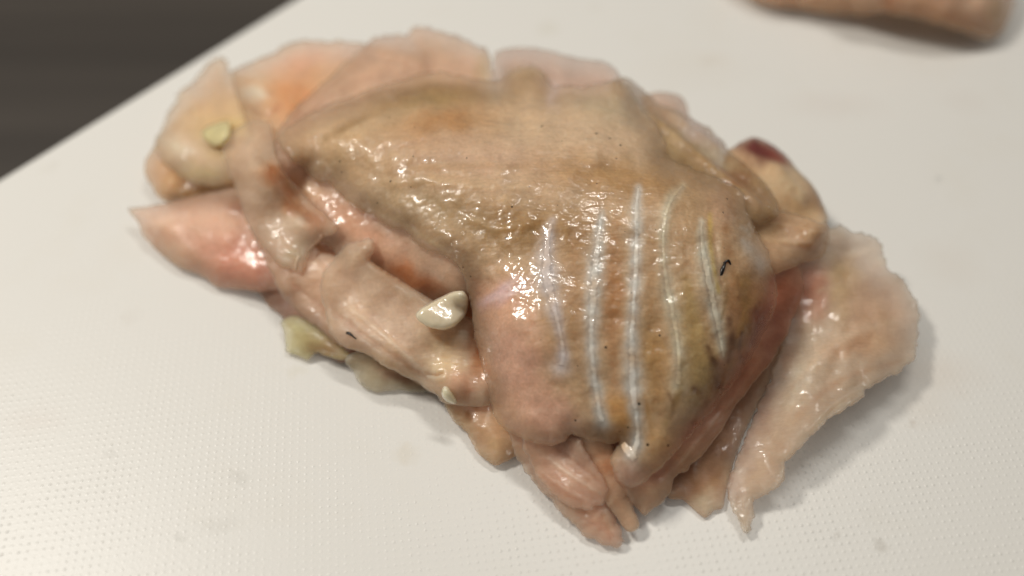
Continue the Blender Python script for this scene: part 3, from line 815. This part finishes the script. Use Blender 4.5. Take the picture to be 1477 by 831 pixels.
# ------------------------------------------------------------------ the skin slice on top
skin_out = [(400,200),(412,185),(440,166),(475,150),(510,137),(545,124),(584,114),(605,106),(629,103),(650,105),(671,111),(710,117),(728,108),(745,100),(764,95),(780,100),(792,116),(799,126),(812,122),(838,124),(865,120),(893,117),(912,135),(930,158),(950,182),(961,205),(962,222),(985,236),(1010,246),(1040,258),(1060,268),(1073,280),(1076,294),(1079,308),(1086,322),(1095,338),(1106,358),(1113,380),(1118,400),(1122,425),(1112,462),(1098,490),(1080,520),(1062,548),(1040,575),(1015,606),(992,632),(967,660),(940,688),(920,701),(901,700),(884,677),(880,659),(888,645),(893,638),(872,640),(850,634),(825,628),(814,636),(788,643),(756,634),(730,620),(714,603),(705,570),(700,545),(690,515),(684,485),(680,450),(673,412),(655,378),(620,364),(600,350),(580,332),(560,327),(539,314),(520,303),(496,287),(477,267),(460,262),(447,255),(433,238),(418,228)]
skin_z = [(400,200,19),(440,166,22),(510,137,23),(605,106,23.5),(710,116,23.5),(764,98,22.5),(800,128,24),(893,116,23.5),(962,222,24.5),(1066,292,23.2),(1106,358,20.5),(1122,425,16.5),(1080,520,12.5),(1015,606,9.5),(940,688,7.5),(901,700,7.2),(885,650,9),(830,630,11),(756,634,7.4),(714,603,7),(700,545,9.4),(684,485,13.5),(673,412,18.4),(620,364,19.6),(539,314,19.6),(477,267,19.2),(433,238,18.8),
          (480,205,25),(600,180,28),(600,250,27.5),(720,200,28.4),(850,180,28),(720,300,27.8),(850,280,28.6),(960,270,27.6),(1000,330,26.4),(950,380,25.4),(850,380,25.6),(760,380,24.6),(750,480,20.5),(850,480,22),(950,480,20.5),(1040,420,22),(1040,500,17),(980,560,15.5),(900,580,15.5),(820,570,15),(760,560,13.5),(930,640,11)]
stripes = [
 ('s1', [(797,318),(790,345),(788,375),(790,405),(797,435),(806,470),(812,505),(810,528)], [3,9,14,16,12,6,6,12]),
 ('s2', [(869,305),(864,335),(860,370),(857,410),(854,450),(853,490),(857,540),(863,585),(868,610)], [2,6,10,12,10,9,9,8,10]),
 ('s3', [(921,270),(918,300),(918,340),(917,390),(914,440),(911,490),(912,525),(913,560),(918,600),(920,630),(914,655)], [3,7,7,8,7,9,11,14,6,8,12]),
 ('s4', [(984,268),(970,285),(960,310),(957,340),(958,380),(962,410),(970,450),(977,490),(980,525),(978,556)], [3,6,6,5,5,8,9,7,7,10]),
 ('s5', [(1012,320),(1013,350),(1019,385),(1026,420),(1033,455),(1040,490),(1044,515)], [3,6,10,12,9,6,3]),
]
silver_cols = [(208,198,206),(222,220,222),(226,224,226),(216,206,184),(228,224,212)]
skin_streaks = [(l, [w * 2.1 + 4 for w in wd], c, .85) for (_, l, wd), c in zip(stripes, silver_cols)]
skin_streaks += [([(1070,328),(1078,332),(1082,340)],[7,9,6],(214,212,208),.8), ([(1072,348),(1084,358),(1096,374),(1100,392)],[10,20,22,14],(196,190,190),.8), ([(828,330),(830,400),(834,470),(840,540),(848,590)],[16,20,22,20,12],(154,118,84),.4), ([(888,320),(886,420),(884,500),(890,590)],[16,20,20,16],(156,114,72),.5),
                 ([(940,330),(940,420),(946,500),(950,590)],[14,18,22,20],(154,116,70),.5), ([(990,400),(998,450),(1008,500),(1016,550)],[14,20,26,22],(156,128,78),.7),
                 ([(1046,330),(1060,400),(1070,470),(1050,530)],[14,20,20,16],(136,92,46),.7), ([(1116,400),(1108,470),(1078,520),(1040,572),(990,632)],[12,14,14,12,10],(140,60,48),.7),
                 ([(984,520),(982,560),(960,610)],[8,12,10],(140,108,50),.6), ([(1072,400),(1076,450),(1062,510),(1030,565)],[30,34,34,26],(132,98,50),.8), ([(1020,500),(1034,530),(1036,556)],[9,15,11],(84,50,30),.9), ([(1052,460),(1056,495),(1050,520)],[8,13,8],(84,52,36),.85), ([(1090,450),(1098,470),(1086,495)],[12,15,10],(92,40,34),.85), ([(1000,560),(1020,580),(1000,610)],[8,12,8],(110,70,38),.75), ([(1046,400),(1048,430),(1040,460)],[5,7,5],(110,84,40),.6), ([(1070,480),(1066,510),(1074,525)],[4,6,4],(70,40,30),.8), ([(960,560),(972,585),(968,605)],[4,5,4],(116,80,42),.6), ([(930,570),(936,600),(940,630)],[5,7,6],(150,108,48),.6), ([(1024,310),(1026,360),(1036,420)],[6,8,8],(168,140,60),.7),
                 ([(690,440),(720,420),(745,400)],[10,14,10],(186,160,172),.6), ([(470,200),(540,160),(620,125),(700,125)],[10,14,14,10],(132,100,58),.6),
                 ([(560,250),(650,240),(760,240)],[10,12,10],(150,116,84),.5), ([(500,290),(570,318),(640,360)],[8,8,8],(196,172,136),.6), ([(960,225),(1010,248),(1060,270)],[8,8,8],(120,86,48),.6)]
skin = sheet('fish_slice', skin_out, skin_z, 2.3, (168,140,112), M_skin, seed=27, tint=(.97, .96, .92), rim_mm=5.0, rim_a=.30, a_max=1.0, rag=1.8, parts=True, lump=.25, fine=.04, mottle=.07, gap=.15,
      label='large speckled slice topping the heap, silver-blue stripes down its front',
      patches=[(560,210,120,50,-5,(166,136,102),.7),(640,180,80,34,-10,(156,112,66),.85),(640,135,120,22,-6,(138,110,68),.9),(480,215,50,30,-20,(168,140,106),.6),
               (700,225,160,34,5,(172,142,120),.85),(850,190,120,44,10,(174,148,124),.85),(870,150,60,30,20,(168,150,126),.8),(798,140,12,18,0,(180,158,152),.8),(450,200,30,40,0,(180,150,120),.7),
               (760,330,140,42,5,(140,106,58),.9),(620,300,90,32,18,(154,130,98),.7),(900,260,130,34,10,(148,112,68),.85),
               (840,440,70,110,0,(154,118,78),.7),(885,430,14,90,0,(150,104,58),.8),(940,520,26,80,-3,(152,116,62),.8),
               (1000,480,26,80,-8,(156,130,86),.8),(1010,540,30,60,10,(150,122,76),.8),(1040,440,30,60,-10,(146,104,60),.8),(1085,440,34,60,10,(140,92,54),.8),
               (740,520,56,100,-15,(190,146,128),.9),(720,430,50,40,0,(184,140,118),.8),(790,600,60,44,20,(194,150,132),.8),(850,560,30,60,0,(172,142,110),.7),
               (905,685,30,26,0,(196,164,152),.9),(950,640,34,30,-40,(186,146,96),.6),(1060,520,26,50,30,(150,78,56),.7),(1095,470,16,50,20,(136,58,50),.7),(1005,640,40,26,-45,(176,110,86),.7),
               (890,600,18,40,-5,(176,128,58),.8),(730,425,40,12,-25,(176,150,160),.6),(1040,300,30,40,0,(168,130,104),.6),(1000,330,30,60,0,(160,128,92),.6)],
      streaks=skin_streaks,
      creases=[(s[1], 9, .05) for s in stripes] +
              [([(826,330),(830,400),(832,470),(836,540)],10,-.08),([(888,330),(886,420),(884,500),(888,580)],9,-.1),([(940,330),(938,420),(944,500),(950,570)],9,-.1),([(990,340),(995,420),(1005,490),(1010,540)],8,-.1),
               ([(520,215),(600,200),(680,190),(760,185)],6,.182),([(560,245),(640,230),(740,228)],5,-.156),([(480,190),(540,165),(620,150)],6,-.182),
               ([(540,265),(620,262),(700,270),(780,270)],6,.156),([(440,200),(470,185),(520,165)],5,.156),([(700,160),(780,170),(860,160)],7,.130),
               ([(660,310),(720,330),(780,318)],6,.182),([(870,305),(910,330),(950,350)],3,.130),([(1030,330),(1036,380),(1046,430)],4,-.208),([(700,440),(740,425),(770,440)],5,.156),
               ([(560,150),(640,128),(720,135)],4,.156),([(780,250),(840,240),(930,250)],6,-.130),([(800,210),(880,205),(950,225)],5,.130)])
for k, (_, line, wd) in enumerate(stripes):
    ribbon('silver_stripe', skin, line, [w * .8 + 1 for w in wd], .005, M_silver, seed=100 + k, col=silver_cols[k], wob=.5, lift=.002)
ribbon('silver_patch', skin, [(898,640),(908,652),(916,664)], [8,14,9], .05, M_silver, seed=122, col=(196,198,204))
for k, (line, wd) in enumerate([([(1040,398),(1042,390),(1046,378)],[3.5,6,3]), ([(1044,380),(1050,376),(1054,382)],[3,3.5,2])]):
    ribbon('dark_fleck', skin, line, wd, .25, M_dark, seed=130 + k)
ribbon('dark_fleck', frontpale, [(499,480),(504,481),(510,486),(514,489)], [3.5,5,2.5,2], .25, M_dark, seed=170)
ribbon('silver_edge', rim, [(465,339),(458,350),(450,357),(446,362)], [4,5,4,3], .2, M_silver, seed=171, col=(206,206,206))
ribbon('silver_edge', rim, [(431,368),(428,380),(427,389)], [3,4,3], .2, M_silver, seed=172, col=(206,206,206))

# ------------------------------------------------------------------ onion bits
GO = 'onion bits on the fish'
def onion(px, py, ln, wd, rot, T, col, label, seed, up=0., pt=.5):
    a = math.radians(rot); pts = []
    for k in range(14):
        th = 2 * math.pi * k / 14
        u = math.cos(th) * ln / 2; v = math.sin(th) * wd / 2 * (1 - pt * .5 * math.cos(th)) - .10 * wd * math.cos(2 * th)
        pts.append((px + u * math.cos(a) - v * math.sin(a), py + u * math.sin(a) + v * math.cos(a)))
    zz = zb_at(np.array([p[0] for p in pts]), np.array([p[1] for p in pts])) + T * .4 + up
    zc = [(p[0], p[1], float(q)) for p, q in zip(pts, zz)]
    return sheet('onion_bit', pts, zc, T, col, M_onion, label=label, cat='onion', group=GO, seed=seed, rag=.35, lump=.05, mottle=.04, R=T * .5, gap=-.2, zs=1.0)
onion(639, 447, 80, 46, -22, 1.6, (208,194,170), 'glossy white onion piece tucked against the striped skin at the front', 51, pt=-.3, up=1.0)
onion(314, 190, 46, 32, -30, 1.4, (206,192,140), 'yellow onion bit on the pale lobe at the far left', 52)
onion(648, 571, 30, 15, 52, 1.8, (214,204,176), 'small white onion sliver at the foot of the pale front slice', 55)

# ------------------------------------------------------------------ the next heap, cut by the top of the photograph
sheet('fish_slice', [(1040,-60),(1080,-12),(1110,2),(1150,8),(1200,18),(1245,22),(1280,18),(1330,26),(1380,38),(1420,52),(1440,50),(1452,36),(1462,10),(1466,-30),(1440,-90),(1300,-125),(1130,-115)],
      [(1040,-60,5),(1110,2,3),(1245,22,3),(1430,52,2.5),(1462,10,4),(1440,-90,8),(1300,-125,8),(1130,-115,7),(1260,-40,12),(1380,-20,10)], 6, (200,164,138), M_flesh, seed=30, rag=.5, zs=1.0,
      label='blurred tan slice of another portion at the top right edge', group=None,
      patches=[(1285,0,14,30,0,(166,112,74),.8),(1340,20,60,20,10,(186,142,104),.6),(1440,20,16,40,0,(168,136,92),.6),(1200,0,60,24,0,(190,154,122),.7)],
      creases=[([(1290,-60),(1283,-10),(1275,18)],9,-1.4)])
for o in scene.objects:
    if '_o' in o:
        del o['_o']
